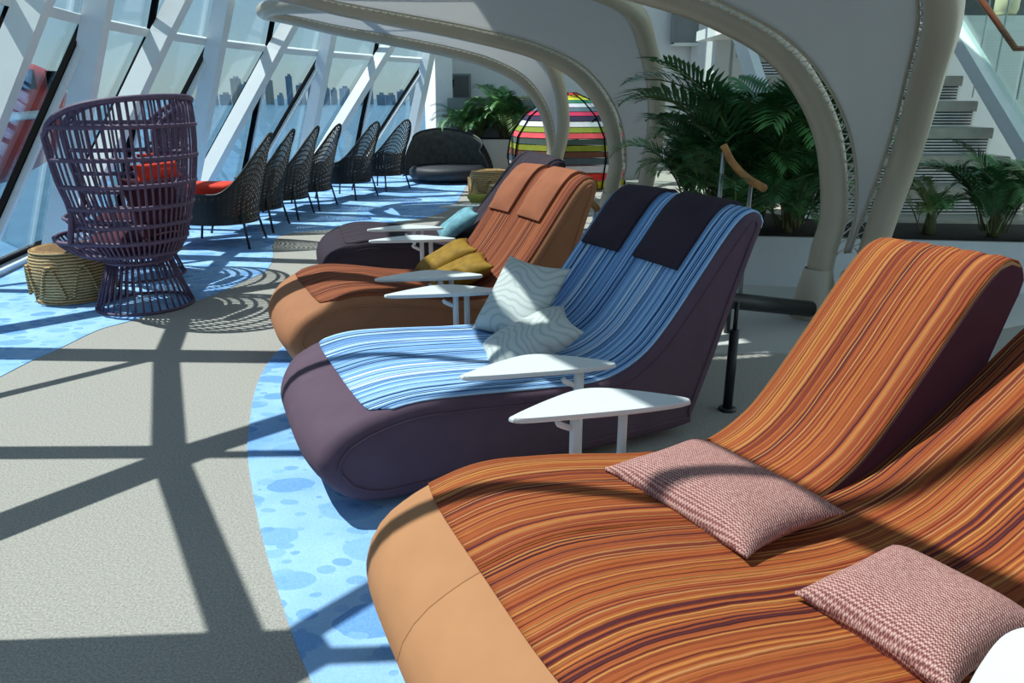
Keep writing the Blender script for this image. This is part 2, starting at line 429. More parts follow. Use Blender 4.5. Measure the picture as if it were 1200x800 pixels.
pts = catmull([Vector((atz(*q).x, atz(*q).y, 0)) for q in b2], 90)
poly = [(-2.9, 3.4)]+[(p.x, p.y) for p in pts]+[(-.75, 14.6), (-1.6, 15.6)]
for k in range(5, -3, -1):
    p = fnode(k, 0)+fnorm(k)*.1; poly.append((p.x, p.y))
struct(MB().prism(poly, 0, .004).build('floor_carpet', M['bluecarpet']))
# ------------------------------------------------------------------ daybeds
HW = .5
PROF = [(.012, .20), (0, .245), (.02, .295), (.06, .34), (.12, .375), (.22, .41), (.38, .435), (.6, .42), (.9, .38), (1.12, .36), (1.27, .38), (1.4, .45), (1.5, .55), (1.62, .70), (1.75, .87), (1.83, .965), (1.89, 1.012), (1.94, 1.02), (1.985, 1.0), (1.995, .95),
        (1.96, .86), (1.87, .62), (1.78, .36), (1.68, .10), (1.64, .05), (1.2, .04), (.7, .04), (.30, .04), (.2, .045), (.115, .075), (.06, .12), (.03, .165)]
PROF_RECL = [(.012, .20), (0, .245), (.02, .295), (.06, .34), (.12, .375), (.22, .41), (.38, .435), (.6, .42), (.9, .38), (1.12, .36), (1.29, .37), (1.45, .41), (1.6, .49), (1.75, .585), (1.9, .69), (2.05, .79), (2.13, .83), (2.18, .83), (2.21, .80), (2.2, .76),
        (2.14, .70), (1.98, .52), (1.82, .30), (1.68, .10), (1.64, .05), (1.2, .04), (.7, .04), (.30, .04), (.2, .045), (.115, .075), (.06, .12), (.03, .165)]
class Prof:
    def __init__(s, pts, n=110):
        P = [Vector((x, z, 0)) for x, z in pts]
        cl = catmull(P+[P[0]], 20*len(P)); s.p = resample(cl, n+1)[:-1]; s.n = n
        s.L = [0]
        for i in range(n): s.L.append(s.L[-1]+(s.p[(i+1) % n]-s.p[i]).length)
    def at(s, d):
        T = s.L[-1]; d %= T; i = 0
        lo, hi = 0, s.n
        while hi-lo > 1:
            m = (lo+hi)//2
            if s.L[m] <= d: lo = m
            else: hi = m
        w = s.L[lo+1]-s.L[lo]; t = (d-s.L[lo])/w
        a = s.p[lo]; b = s.p[(lo+1) % s.n]; q = a.lerp(b, t)
        e = 2; t0 = s.p[(lo-e) % s.n]; t1 = s.p[(lo+1+e) % s.n]; tg = (t1-t0).normalized()
        return q, Vector((-tg.y, tg.x, 0))      # outward: profile runs foot -> top -> head -> under (clockwise in x,z)
    def find(s, x):
        for i in range(8, s.n):
            if s.p[i].x >= x:
                a = s.p[i-1].x; b = s.p[i].x
                return s.L[i-1]+(s.L[i]-s.L[i-1])*(0 if b-a < 1e-6 else max(0, (x-a)/(b-a)))
SKEW = 0.0; HUMP = 0.0
PF = Prof(PROF); PR = Prof(PROF_RECL)
def surf(pr, d, y, off, rl, rr, y0, y1):
    q, n = pr.at(d)
    ins = 0
    if rl and y > y1-rl: ins = rl-math.sqrt(max(0, rl*rl-(y-(y1-rl))**2))
    if rr and y < y0+rr: ins = rr-math.sqrt(max(0, rr*rr-((y0+rr)-y)**2))
    q = q+n*(off-ins)
    x, z = q.x, q.y
    w = max(0, 1-x/.55); k = min(1.0, abs(y)/HW)
    x += (.06*k**4+SKEW*y/HW)*w**1.3                  # foot end rounded in plan
    z += HUMP*math.exp(-((x-.45)/.42)**2) if z > .15 else 0
    if n.y > 0: z += .014*(1-k*k)*n.y
    return Vector((x, y, z))
def ysec(y0, y1, r0, r1, n):
    a = []
    for i in range(5): a.append(y0+r0*(1-math.cos(PI/2*i/4))) if r0 else None
    m = [y0+r0+(y1-r1-y0-r0)*i/n for i in range(1 if r0 else 0, n if r1 else n+1)]
    a += m
    if r1:
        for i in range(5): a.append(y1-r1*(1-math.sin(PI/2*i/4)))
    return a
def body_mesh(pr, y0, y1, r0, r1):
    ys = ysec(y0, y1, r0, r1, 10); N = pr.n; v = []; f = []
    for y in ys:
        for i in range(N): v.append(surf(pr, pr.L[i], y, 0, r1, r0, y0, y1))
    for j in range(len(ys)-1):
        for i in range(N):
            f.append([j*N+i, j*N+(i+1) % N, (j+1)*N+(i+1) % N, (j+1)*N+i])
    f.append(list(range(N))); f.append([(len(ys)-1)*N+i for i in range(N)][::-1])
    return v, f
def patch(pr, y0, y1, d0f, d1, off, thick, r0, r1, by0, by1, nd=70, ny=44, wob=.0, uoff=0):
    v = []; uv = []; f = []
    for side in (0, 1):
        for j in range(ny+1):
            y = y0+(y1-y0)*j/ny; d0 = d0f(y)
            for i in range(nd+1):
                t = i/nd; d = d0+(d1-d0)*t
                o = off if side == 0 else off-thick
                if side == 0 and wob: o += wob*(math.sin(y*62+1.7*math.sin(d*5+y*9))*(.5+.5*math.sin(d*3.1+y*5)) + .5*math.sin(y*130+2*math.sin(d*9)))
                p = surf(pr, d, y, o, r1, r0, by0, by1); v.append(p); uv.append((y+uoff, d))
    A = (ny+1)*(nd+1)
    for j in range(ny):
        for i in range(nd):
            a = j*(nd+1)+i; q = [a, a+1, a+nd+2, a+nd+1]
            f.append(q); f.append([A+x for x in q][::-1])
    rim = [i for i in range(nd)]+[j*(nd+1)+nd for j in range(ny)]+[ny*(nd+1)+i for i in range(nd, 0, -1)]+[j*(nd+1) for j in range(ny, 0, -1)]
    for a, b in zip(rim, rim[1:]+rim[:1]): f.append([a, A+a, A+b, b])
    return v, f, uv
def fixn(o):
    bm = bmesh.new(); bm.from_mesh(o.data); bmesh.ops.recalc_face_normals(bm, faces=bm.faces); bm.to_mesh(o.data); bm.free(); return o
def daybed(label, loc, ang, body, cover, pillow=None, split=False, cover_front=.16, lining=None, skew=0.0, hump=0.0):
    global SKEW, HUMP
    SKEW, HUMP = skew, hump
    t = thing('daybed', label, 'daybed', loc, ang)
    secs = [(-HW, HW, PF, .045, .045)] if not split else [(0, HW, PF, .004, .045), (-.72, 0, PR, .045, .004)]
    for (y0, y1, pr, r0, r1) in secs:
        v, f = body_mesh(pr, y0, y1, r0, r1)
        o = fixn(mk('upholstery', v, f, body, t, True)); uph = o
        md = o.modifiers.new('ws', 'WEIGHTED_NORMAL') if False else None
        dend = pr.L[-1]*0
        # head end reached by the cover
        for i in range(pr.n):
            if pr.p[i].y >= max(p.y for p in pr.p)-1e-4: dend = pr.L[i]+.12
        m0 = .004 if split else .022
        yy0 = y0+(0.002 if (split and y0 == 0) else m0); yy1 = y1-(0.002 if (split and y1 == 0) else m0)
        cf = lambda y: pr.find(cover_front+(.0 if split else .19)*min(1, abs(y/HW))**8)
        v, f, uv = patch(pr, yy0, yy1, cf, dend, .007, .006, r0, r1, y0, y1, wob=.0022, uoff=1.0)
        c = fixn(mk('striped_cover', v, f, cover, t, True, uv)); c['label'] = 'striped fabric cover'
    # piping along both sides and side panels
    for sgn in (-1, 1):
        pr = PF if (not split or sgn > 0) else PR
        pts = []; panel = []
        for i in range(pr.n):
            d = pr.L[i]; q, n = pr.at(d)
            a = q-n*.055; w = max(0, 1-a.x/.55)
            pts.append((a.x+(.06+SKEW*sgn)*w**1.3, sgn*((.72 if split and sgn < 0 else HW)+.001), a.y+(HUMP*math.exp(-((a.x-.45)/.42)**2) if a.y > .15 else 0)))
            b = q-n*.13
            if i % 2 == 0: panel.append((b.x+.17*max(0, 1-b.x/.55)**1.3, b.y))
        MB().tube(pts, .006, 6, True).build('piping', body if lining is None else lining, uph, True)
    if lining is not None:
        # dark lining shown where the two backrests part
        pts = [(p.x, p.y) for p in PF.p if p.x > 1.15 and p.y > .25]
        vv = [(x, -.004, z) for x, z in pts]+[(x, .001, z) for x, z in pts]; n = len(pts)
        mk('lining', vv, [list(range(n)), list(range(n, 2*n))[::-1]]+[[i, (i+1) % n, n+(i+1) % n, n+i] for i in range(n)], lining, t)
    # open wire plinth
    mb = MB(); rr = []
    def pl(a, z, k=1.0):
        return Vector((.93+.70*k*math.copysign(abs(math.cos(a))**.4, math.cos(a)), .40*k*math.copysign(abs(math.sin(a))**.4, math.sin(a)), z))
    for i in range(64):
        a = 2*PI*i/64; b = 2*PI*(i+1.5)/64
        mb.tube([pl(a, .005), pl(b, .09, .97)], .004, 4); mb.tube([pl(b, .005), pl(a, .09, .97)], .004, 4)
    for z in (.006, .085): mb.tube([pl(2*PI*i/48, z) for i in range(48)], .007, 5, True)
    mb.build('wire_plinth', M['metal'], t)['kind'] = 'stuff'
    if pillow is not None:
        dtop = [PF.L[i] for i in range(PF.n) if PF.p[i].y >= max(p.y for p in PF.p)-1e-4][0]
        for (a, b) in ((-.35, -.03), (.10, .42)):
            v = []; f = []; ny, nd = 8, 26
            for side in (0, 1):
                for j in range(ny+1):
                    y = a+(b-a)*j/ny; e = 1-abs(2*j/ny-1)**6
                    for i in range(nd+1):
                        d = dtop-.40+(.40+.20)*i/nd; tt = i/nd
                        th = .016+.030*max(0, math.sin(PI*min(1, tt/.5)))**.6*e if tt < .5 else .016
                        v.append(surf(PF, d, y, .010+(th if side == 0 else 0), 0, 0, -HW, HW))
            A = (ny+1)*(nd+1)
            for j in range(ny):
                for i in range(nd):
                    q = [j*(nd+1)+i, j*(nd+1)+i+1, (j+1)*(nd+1)+i+1, (j+1)*(nd+1)+i]; f.append(q); f.append([A+x for x in q][::-1])
            rim = [i for i in range(nd)]+[j*(nd+1)+nd for j in range(ny)]+[ny*(nd+1)+i for i in range(nd, 0, -1)]+[j*(nd+1) for j in range(ny, 0, -1)]
            for p, q in zip(rim, rim[1:]+rim[:1]): f.append([p, A+p, A+q, q])
            o = fixn(mk('head_pillow', v, f, pillow, t, True)); o['label'] = 'flap pillow draped over the head end'
            bv = o.modifiers.new('edge', 'EDGE_SPLIT'); bv.split_angle = 1.0
    return t
def place(corner, ang, near=True, ks=1):
    a = math.radians(ang); ax = Vector((math.cos(a), math.sin(a), 0)); n = Vector((-ax.y, ax.x, 0))
    return Vector((corner[0], corner[1], 0))+n*(HW if near else -HW)*ks, a
BEDS = {}
def bed(key, corner, ang, near, **k):
    sc = k.pop('sc', (1, 1, 1)); l, a = place(corner, ang, near, sc[1]); BEDS[key] = (l, a)
    o = daybed(loc=l, ang=a, **k); o.scale = sc; return o
bed('front', (-.47, 1.88), 24, False, label='double daybed with orange striped cover, tan foot and two pink knit cushions', body=M['tan'], cover=M['s_orange'], split=True, cover_front=.16, hump=.025, lining=M['plum_lining'])
bed('blue', (-.69, 2.39), 27.5, True, sc=(1.03, 1.02, 1), label='plum double daybed with blue striped cover and two dark head pillows', body=M['purple'], cover=M['s_blue'], pillow=M['darkpurple'], cover_front=.15, skew=.04, hump=-.015)
bed('brown', (-1.18, 3.76), 27.5, True, sc=(.97, .92, 1.01), label='russet double daybed with russet striped cover and mustard cushions', body=M['tan_brown'], cover=M['s_brown'], pillow=plain('russet_pillow', '945a40', .85, spec=.2), cover_front=.17, skew=.04, hump=.03)
a27 = math.radians(27); ax27 = Vector((math.cos(a27), math.sin(a27), 0)); n27 = Vector((-ax27.y, ax27.x, 0))
q = Vector((-1.18, 3.76, 0))+ax27*.42+n27*1.58
bed('dark', (-1.49, 5.65), 15, True, label='dark plum daybed with a teal cushion, behind the russet daybed', body=M['darkpurple'], cover=M['s_plum'], cover_front=.16)
def onbed(key, x, y, z):
    l, a = BEDS[key]; ax = Vector((math.cos(a), math.sin(a), 0)); n = Vector((-ax.y, ax.x, 0))
    return l+ax*x+n*y+Vector((0, 0, z))
# ------------------------------------------------------------------ cushions
def cushion_mesh(name, w, h, T, m, seed=0):
    n = 26; v = []; uv = []; f = []; rnd = random.Random(seed); ph = rnd.random()*6
    for side in (1, -1):
        for j in range(n+1):
            for i in range(n+1):
                u = -1+2*i/n; q = -1+2*j/n
                x = w/2*u*(1-.10*(1-q*q)*u*u); y = h/2*q*(1-.10*(1-u*u)*q*q)
                t = T/2*(max(0, (1-u**4)*(1-q**4)))**.62*(1-.12*(u*u+q*q)/2)
                z = side*(t+.004)+.006*math.sin(3*u+ph)*math.cos(2.3*q+ph)*(1-u*u)*(1-q*q)
                v.append((x, y, z)); uv.append((x, y))
    A = (n+1)**2
    for j in range(n):
        for i in range(n):
            a = j*(n+1)+i; q = [a, a+1, a+n+2, a+n+1]; f.append(q); f.append([A+x for x in q][::-1])
    rim = [i for i in range(n)]+[j*(n+1)+n for j in range(n)]+[n*(n+1)+i for i in range(n, 0, -1)]+[j*(n+1) for j in range(n, 0, -1)]
    for a, b in zip(rim, rim[1:]+rim[:1]): f.append([a, b, A+b, A+a][::-1])
    o = fixn(mk(name, v, f, m, None, True, uv)); return o
def cushion(label, m, loc, rot, w=.46, h=.46, T=.13, seed=0, name='cushion'):
    o = cushion_mesh(name, w, h, T, m, seed)
    o.location = loc
    if isinstance(rot, Matrix): o.rotation_euler = rot.to_euler()
    else: o.rotation_euler = rot
    return tag(o, label, 'cushion')
def frame(xa, za):
    """rotation with local x along xa, local z near za"""
    x = Vector(xa).normalized(); z = Vector(za); z = (z-x*z.dot(x)).normalized(); y = z.cross(x)
    return Matrix((x, y, z)).transposed()
# pink knit pair on the orange daybed
A_ = atz(697, 540, .44); B_ = atz(1010, 612, .44); Cn = atz(858, 640, .44); 
def cushion_from(label, m, p0, px_, p1, T, seed, zup=(0, 0, 1), lift=.05, shr=1.0):
    """p0,p1 opposite-corner pair neighbours of px_: p0-px_ and px_-p1 are two edges"""
    e1 = px_-p0; e2 = p1-px_
    cen = (p0+p1)/2; nrm = e1.cross(e2); nrm = nrm if nrm.z > 0 else -nrm
    R = frame(e1, nrm)
    cushion(label, m, cen+Vector(zup)*lift, R, e1.length*shr, e2.length*shr, T, seed)
cushion_from('pink knit cushion on the orange daybed, on the half next to the blue daybed', M['knit'], A_, Cn, B_, .12, 1, lift=.0)
A_ = atz(914, 675, .44); Cn = atz(1088, 787, .44); B_ = atz(1258, 745, .44)
cushion_from('pink knit cushion on the lower, reclined half of the orange daybed', M['knit'], A_, Cn, B_, .13, 2, lift=-.012)
# grey moire pair on the blue daybed
ab = BEDS['blue'][1]
def bedrot(key, rz, ry, rx=0): return (Matrix.Rotation(BEDS[key][1], 3, 'Z') @ Matrix.Rotation(rz, 3, 'Z') @ Matrix.Rotation(ry, 3, 'Y') @ Matrix.Rotation(rx, 3, 'X'))
cushion('grey moire cushion leaning upright behind another on the blue daybed', M['moire'], onbed('blue', 1.19, .20, .55), bedrot('blue', .25, -.92), .43, .43, .13, 3)
cushion('grey moire cushion lying tilted on the seat of the blue daybed', M['moire'], onbed('blue', 1.06, -.12, .45), bedrot('blue', -.35, -.45), .46, .42, .14, 4)
cushion('mustard velvet cushion on the russet daybed, on the half next to the blue daybed', M['mustard'], onbed('brown', 1.13, -.10, .44), bedrot('brown', -.3, -.42), .44, .40, .13, 5)
cushion('mustard velvet cushion on the russet daybed, on the half next to the plum daybed', M['mustard'], onbed('brown', 1.2, .26, .46), bedrot('brown', -.25, -.5), .42, .40, .13, 6)
cushion('teal cushion on the dark plum daybed', M['teal'], onbed('dark', 1.17, -.08, .47), bedrot('dark', -.1, -.62), .40, .42, .13, 7)
# ------------------------------------------------------------------ side tables
def table_proto(legs):
    lg0 = None
    t = thing('side_table', '', 'table')
    base = [(-.335, 0), (-.30, -.022), (-.1, -.03), (.12, -.03), (.30, -.012), (.335, .012), (.31, .045), (.2, .12), (.07, .185), (-.03, .19), (-.15, .13), (-.27, .05)]
    P = [Vector((x, y, 0)) for x, y in base]
    cl = resample(catmull(P+[P[0]], 144), 73)[:-1]
    mb = MB(); poly = [(p.x, p.y) for p in cl]
    n = len(poly); cx = sum(p[0] for p in poly)/n; cy = sum(p[1] for p in poly)/n
    lay = [(.955, .505), (1.0, .510), (1.0, .518), (.985, .524)]
    for k, z in lay:
        for x, y in poly: mb.v.append(Vector((cx+(x-cx)*k, cy+(y-cy)*k, z)))
    for l in range(3):
        for i in range(n): mb.f.append([l*n+i, l*n+(i+1) % n, (l+1)*n+(i+1) % n, (l+1)*n+i])
    mb.f.append(list(range(n))[::-1]); mb.f.append([3*n+i for i in range(n)])
    fixn(mb.build('table_top', M['table'], t))
    for x, y in legs:
        lg = MB().tube([(x, y, 0), (x, y, .506)], .017, 14).build('leg', M['white'], t, True); lg0 = lg if (x, y) == tuple(legs[0]) else lg0
    lx, ly = legs[0]
    MB().tube([(lx-.01, ly, .44), (lx-.04, ly-.01, .455), (lx-.065, ly-.02, .47), (lx-.07, ly-.025, .48)], .011, 8).build('hook', M['white'], lg0, True)
    MB().box(((legs[0][0]+legs[1][0])/2, .055, .008), (.28, .12, .014)).build('foot_plate', M['white'], t)
    return t
def put_table(label, pl, pr_, legs=((.07, .03), (.14, .09))):
    o = table_proto(legs)
    a = atz(*pl, .52); b = atz(*pr_, .52); m = (a+b)/2; o.location = (m.x, m.y, 0)
    o.rotation_euler = (0, 0, math.atan2((b-a).y, (b-a).x)); s = (b-a).length/.67
    o.scale = (s, s, 1)
    return tag(o, label, 'table', 'leaf-shaped side tables between daybeds')
put_table('white leaf-shaped side table beside the orange daybed, next to the blue daybed', (596, 490), (811, 470), ((-.085, .05), (.10, .06)))
put_table('white leaf-shaped side table overlapping the seat edge of the blue daybed', (538, 441), (723, 427), ((.17, .02), (.20, .08)))
put_table('white leaf-shaped side table beside the blue daybed, next to the russet daybed', (450, 346), (588, 341))
put_table('white leaf-shaped side table overlapping the seat edge of the russet daybed', (439, 327), (566, 323))
put_table('white leaf-shaped side table beside the russet daybed, next to the dark plum daybed', (432, 282), (534, 280))
put_table('white leaf-shaped side table half hidden beside the dark plum daybed', (430, 269), (520, 267))
put_table('white leaf-shaped side table past the head of the dark plum daybed', (515, 242), (590, 241))
# table of the next row, near corner of the frame
o = table_proto(((-.085, .05), (.10, .06))); a = atz(1075, 800, .52); o.location = (a.x+.31, a.y-.05, 0); o.rotation_euler = (0, 0, .22)
tag(o, 'white leaf-shaped side table beside the reclined half of the orange daybed', 'table', 'leaf-shaped side tables between daybeds')
# ------------------------------------------------------------------ laced canopies
E1 = Vector((-.89, -.455, 0)); E2 = Vector((-.455, .89, 0))
A_LOC = [(.02, 0), (.0, .45), (-.04, .75), (.06, 1.22), (.28, 1.58), (.55, 1.82), (.9, 1.98), (1.23, 2.08), (1.85, 2.21), (2.48, 2.32), (3.05, 2.42), (3.5, 2.52)]
def canopy(label, foot, Bpts, tip, r, reach=9):
    F = Vector((foot[0], foot[1], 0)); t = thing('canopy', label, 'canopy', F)
    A = [(E1+E2*.28)*a+Vector((0, 0, z)) for a, z in A_LOC if a < reach]
    B = [Vector(b)-F for b in Bpts]
    T = [Vector(x)-F for x in tip]
    path = catmull(A+T+B[::-1], 130)
    MB().tube(path, r, 14).build('frame_tube', M['cream'], t, True)
    # base shoe
    for p in (A[0], B[0]):
        MB().lathe([(0, 0), (r*1.75, 0), (r*1.8, .05), (r*1.55, .16), (r*1.15, .34), (r*1.0, .36)], 20, p).build('base_shoe', M['cream'], t, True)
    ra = resample(catmull(A+T[:1], 100), 90); rb = resample(catmull(B+T[-1:], 100), 90)
    # fabric ruled between both tubes, edge held off by the lacing
    n, m = 90, 18; v = []; f = []; eA = []; eB = []
    for i in range(n):
        a, b = ra[i], rb[i]; w = (b-a).length; d = (b-a).normalized(); g = min((r+.055)/w, .46)
        tg = (ra[min(i+1, n-1)]-ra[max(i-1, 0)]).normalized(); nr = tg.cross(d)
        for j in range(m):
            s = g+(1-2*g)*j/(m-1); v.append(a+(b-a)*s+nr*(.04*w*math.sin(PI*s)))
        eA.append(v[-m]); eB.append(v[-1])
    i0 = 8
    for i in range(i0, n-1):
        for j in range(m-1): f.append([i*m+j, i*m+j+1, (i+1)*m+j+1, (i+1)*m+j])
    o = mk('fabric', v, f, M['canvas'], t, True); fab = o; sd = o.modifiers.new('thick', 'SOLIDIFY'); sd.thickness = .006
    ed = MB()
    for e in (eA, eB): ed.tube(e[i0:], .011, 6)
    ed.build('hem_rope', M['cream'], fab, True)
    lc = MB()
    for tube, e in ((ra, eA), (rb, eB)):
        fine_t = resample(tube[i0:], 130); fine_e = resample(e[i0:], 130)
        zz = []
        for k in range(130):
            p = fine_t[k]; q = fine_e[k]; d = (q-p).normalized()
            zz.append(q-d*.006+Vector((0, 0, .004)) if k % 2 else p+d*r*.9+Vector((0, 0, -.012)))
        lc.tube(zz, .0065, 4)
    lc.build('lacing', M['cord'], fab, True)['kind'] = 'stuff'
    return t
def wp(px, py, tt):
    r = ray(px, py); return r*tt+Vector((0, 0, HC))
canopy('cream tubular canopy with laced grey fabric, its foot beside the black base rail', (2.16, 5.15),
       [(2.36, 5.03, 0), wp(1030, 270, 5.0), wp(1062, 180, 4.7), wp(1087, 90, 4.15), wp(1106, 10, 3.55), (1.72, 3.5, 2.1), (1.1, 3.22, 2.28), (.4, 3.05, 2.40), (-.2, 3.0, 2.46)],
       [(-1.12, 4.28, 2.46), (-1.22, 3.75, 2.49), (-.85, 3.2, 2.48)], .088, 3.0)
canopy('cream tubular canopy with laced grey fabric rising behind the russet and blue daybeds', (1.25, 9.5),
       [(1.55, 9.25, 0), wp(757, 215, 9.0), wp(768, 160, 8.7), wp(770, 110, 8.35), wp(761, 60, 7.9), wp(740, 10, 7.3), (.5, 7.6, 2.5), (-.5, 7.4, 2.55), (-1.4, 7.33, 2.57)],
       [(-2.52, 8.47, 2.55), (-2.62, 7.97, 2.56), (-2.25, 7.5, 2.57)], .095)
canopy('cream tubular canopy with laced grey fabric in front of the far planter', (.6, 12.2),
       [(.85, 11.95, 0), wp(652, 195, 11.4), wp(660, 150, 11.1), wp(655, 100, 10.7), wp(634, 60, 10.1), wp(580, 28, 9.6), (-1.0, 10.12, 2.52), (-1.9, 10.04, 2.56)],
       [(-3.15, 11.2, 2.55), (-3.26, 10.7, 2.56), (-2.85, 10.2, 2.57)], .095)
# ------------------------------------------------------------------ cord peacock chairs
def peacock():
    t = thing('peacock_chair', '', 'chair')
    # base cone of rods
    mb = MB()
    for i in range(38):
        a = 2*PI*i/38; mb.tube([(.335*math.cos(a), .335*math.sin(a), .012), (.215*math.cos(a), .215*math.sin(a), .35)], .0075, 5)
    mb.build('base_rods', M['wicker_purple'], t, True)
    MB().tube([(.335*math.cos(2*PI*i/40), .335*math.sin(2*PI*i/40), .012) for i in range(40)], .012, 6, True).build('base_ring', M['wicker_purple'], t, True)
    MB().tube([(.215*math.cos(2*PI*i/40), .215*math.sin(2*PI*i/40), .355) for i in range(40)], .018, 6, True).build('waist_ring', M['wicker_purple'], t, True)
    # bowl: faces +x is the back, -x the front
    AMAX = 1.9
    def lut(tab, z):
        for (z0, r0), (z1, r1) in zip(tab, tab[1:]):
            if z <= z1: return r0+(r1-r0)*max(0, z-z0)/(z1-z0)
        return tab[-1][1]
    BOWL = [(.35, .20), (.39, .30), (.44, .385), (.50, .435), (.60, .46)]
    BACK = [(.35, .20), (.40, .28), (.50, .345), (.65, .39), (.80, .43), (.95, .462), (1.10, .485), (1.30, .50), (1.6, .485)]
    def R(z, a):
        a = math.atan2(math.sin(a), math.cos(a))
        w = min(1, max(0, (abs(a)-1.45)/.6)); w = w*w*(3-2*w)
        return lut(BACK, z) if z > .6 else lut(BACK, z)*(1-w)+lut(BOWL, z)*w
    def top(a):
        a = abs(a)
        return 1.50-.17*(a/AMAX)**2.0 if a < 1.5 else None
    def P(a, z):
        r = R(z, a); x = r*math.cos(a)
        if x < 0 and z < .6: x *= 1+.42*min(1, max(0, (z-.36)/.1))*min(1, -x/.2)
        return Vector((x, r*math.sin(a), z))
    def rimz(a):
        x = min(1, abs(a)/AMAX); return 1.50-.12*x**2-.14*x**6
    mb = MB(); N = 36
    for i in range(N+1):
        a = -AMAX+2*AMAX*i/N; zt = rimz(a)
        zs = [.355, .39, .44, .50, .55]+[.55+(zt-.55)*k/7 for k in range(1, 8)]
        # shell edge sweeps: wings lean outward towards the front
        mb.tube([P(a*(1-.0), z) for z in zs], .0085, 5)
    mb.build('back_rods', M['wicker_purple'], t, True)
    mb = MB()
    for i in range(20):
        a = AMAX+(2*PI-2*AMAX)*(i+.5)/20
        mb.tube([P(a, z) for z in (.355, .39, .44, .48, .52)], .0085, 5)
    mb.build('seat_rods', M['wicker_purple'], t, True)
    for z, full in ((.42, True), (.52, True), (.64, False), (.77, False), (.92, False), (1.10, False), (1.31, False)):
        hoop = MB()
        if full: hoop.tube([P(2*PI*i/56, z) for i in range(56)], .016, 6, True)
        else:
            mx = AMAX if z < 1.28 else 1.75
            hoop.tube([P(-mx+2*mx*i/44, z) for i in range(45)], .016, 6)
        hoop.build('hoop', M['wicker_purple'], t, True)
    rim = [P(-AMAX, z) for z in (.52, .75, .95, 1.15, 1.26)]+[P(a, rimz(a)) for a in [-AMAX*.98+2*AMAX*.98*i/30 for i in range(31)]]+[P(AMAX, z) for z in (1.26, 1.15, .95, .75, .52)]
    MB().tube(catmull(rim, 120), .021, 7).build('rim', M['wicker_purple'], t, True)
    mb = MB().lathe([(0, .43), (.22, .43), (.28, .45), (.31, .48), (.31, .52), (.28, .55), (0, .56)], 32)
    o = mb.build('seat_cushion', M['plum_lining'], t, True)
    o = cushion_mesh('back_cushion', .44, .46, .16, M['plum_lining'], 11); o.parent = t; o.location = (.23, 0, .76); o.rotation_euler = (0, 1.25, 0)
    o = cushion_mesh('neck_cushion', .12, .40, .10, M['red'], 12); o.parent = t; o.location = (.29, 0, 1.0); o.rotation_euler = (0, 1.2, 0); o['label'] = 'red neck cushion'
    for c in t.children:
        if c.name.split('.')[0].endswith('rods'): c['kind'] = 'stuff'
    return t
pc = peacock()
pc.location = (-2.77, 5.50, 0); pc.rotation_euler = (0, 0, -.35)
tag(pc, 'purple cord peacock chair with red cushions, beside the woven rattan pouf', 'chair', 'purple peacock chairs')
pc2 = copy_tree(pc); pc2.location = (-3.25, 6.50, 0); pc2.rotation_euler = (0, 0, -.25)
tag(pc2, 'purple cord peacock chair with red cushions, between the other one and the black wicker chairs', 'chair', 'purple peacock chairs')
# ------------------------------------------------------------------ woven pouf and baskets
def pouf(name, label, loc, r, h, cat='pouf'):
    t = thing(name, label, cat, loc)
    prof = [(0, .0), (r*.82, 0), (r*.9, .02), (r*1.0, h*.35), (r*1.02, h*.55), (r*.95, h*.85), (r*.88, h-.015), (r*.84, h), (r*.6, h+.004), (0, h+.004)]
    MB().lathe(prof, 36).build('woven_body', M['rattan'], t, True)
    for z, k in ((h-.01, .87), (.018, .9)):
        MB().tube([(r*k*math.cos(2*PI*i/36), r*k*math.sin(2*PI*i/36), z) for i in range(36)], .014, 6, True).build('edge_braid', M['rattan'], t, True)
    mb = MB()
    for i in range(8):
        a = 2*PI*i/8; pts = []
        for j in range(17):
            b = PI*j/16; u = (b/PI-.5)*.62; z = h*.15+h*.6*math.sin(b)
            pts.append((r*1.03*math.cos(a+u), r*1.03*math.sin(a+u), z))
        mb.tube(pts, .012, 5)
    mb.build('arch_braid', M['rattan'], t, True)
    return t
pouf('woven_pouf', 'woven rattan pouf stool under the edge of the purple peacock chair', (-3.42, 5.72, 0), .29, .40)
pouf('woven_pouf', 'tall round woven pouf behind the dark plum daybed', tuple(Vector((-.33, 11.75, 0))), .33, .42)
pouf('woven_pouf', 'low woven pouf in front of the tall pouf', (-.1, 11.05, 0), .26, .28)
t = thing('green_pot', 'small green glazed bowl on the carpet beside the low pouf', 'bowl', (-.50, 11.05, 0))
MB().lathe([(0, 0), (.08, 0), (.10, .03), (.15, .10), (.16, .14), (.14, .14), (.09, .06), (0, .05)], 24).build('bowl_body', M['lime'], t, True)
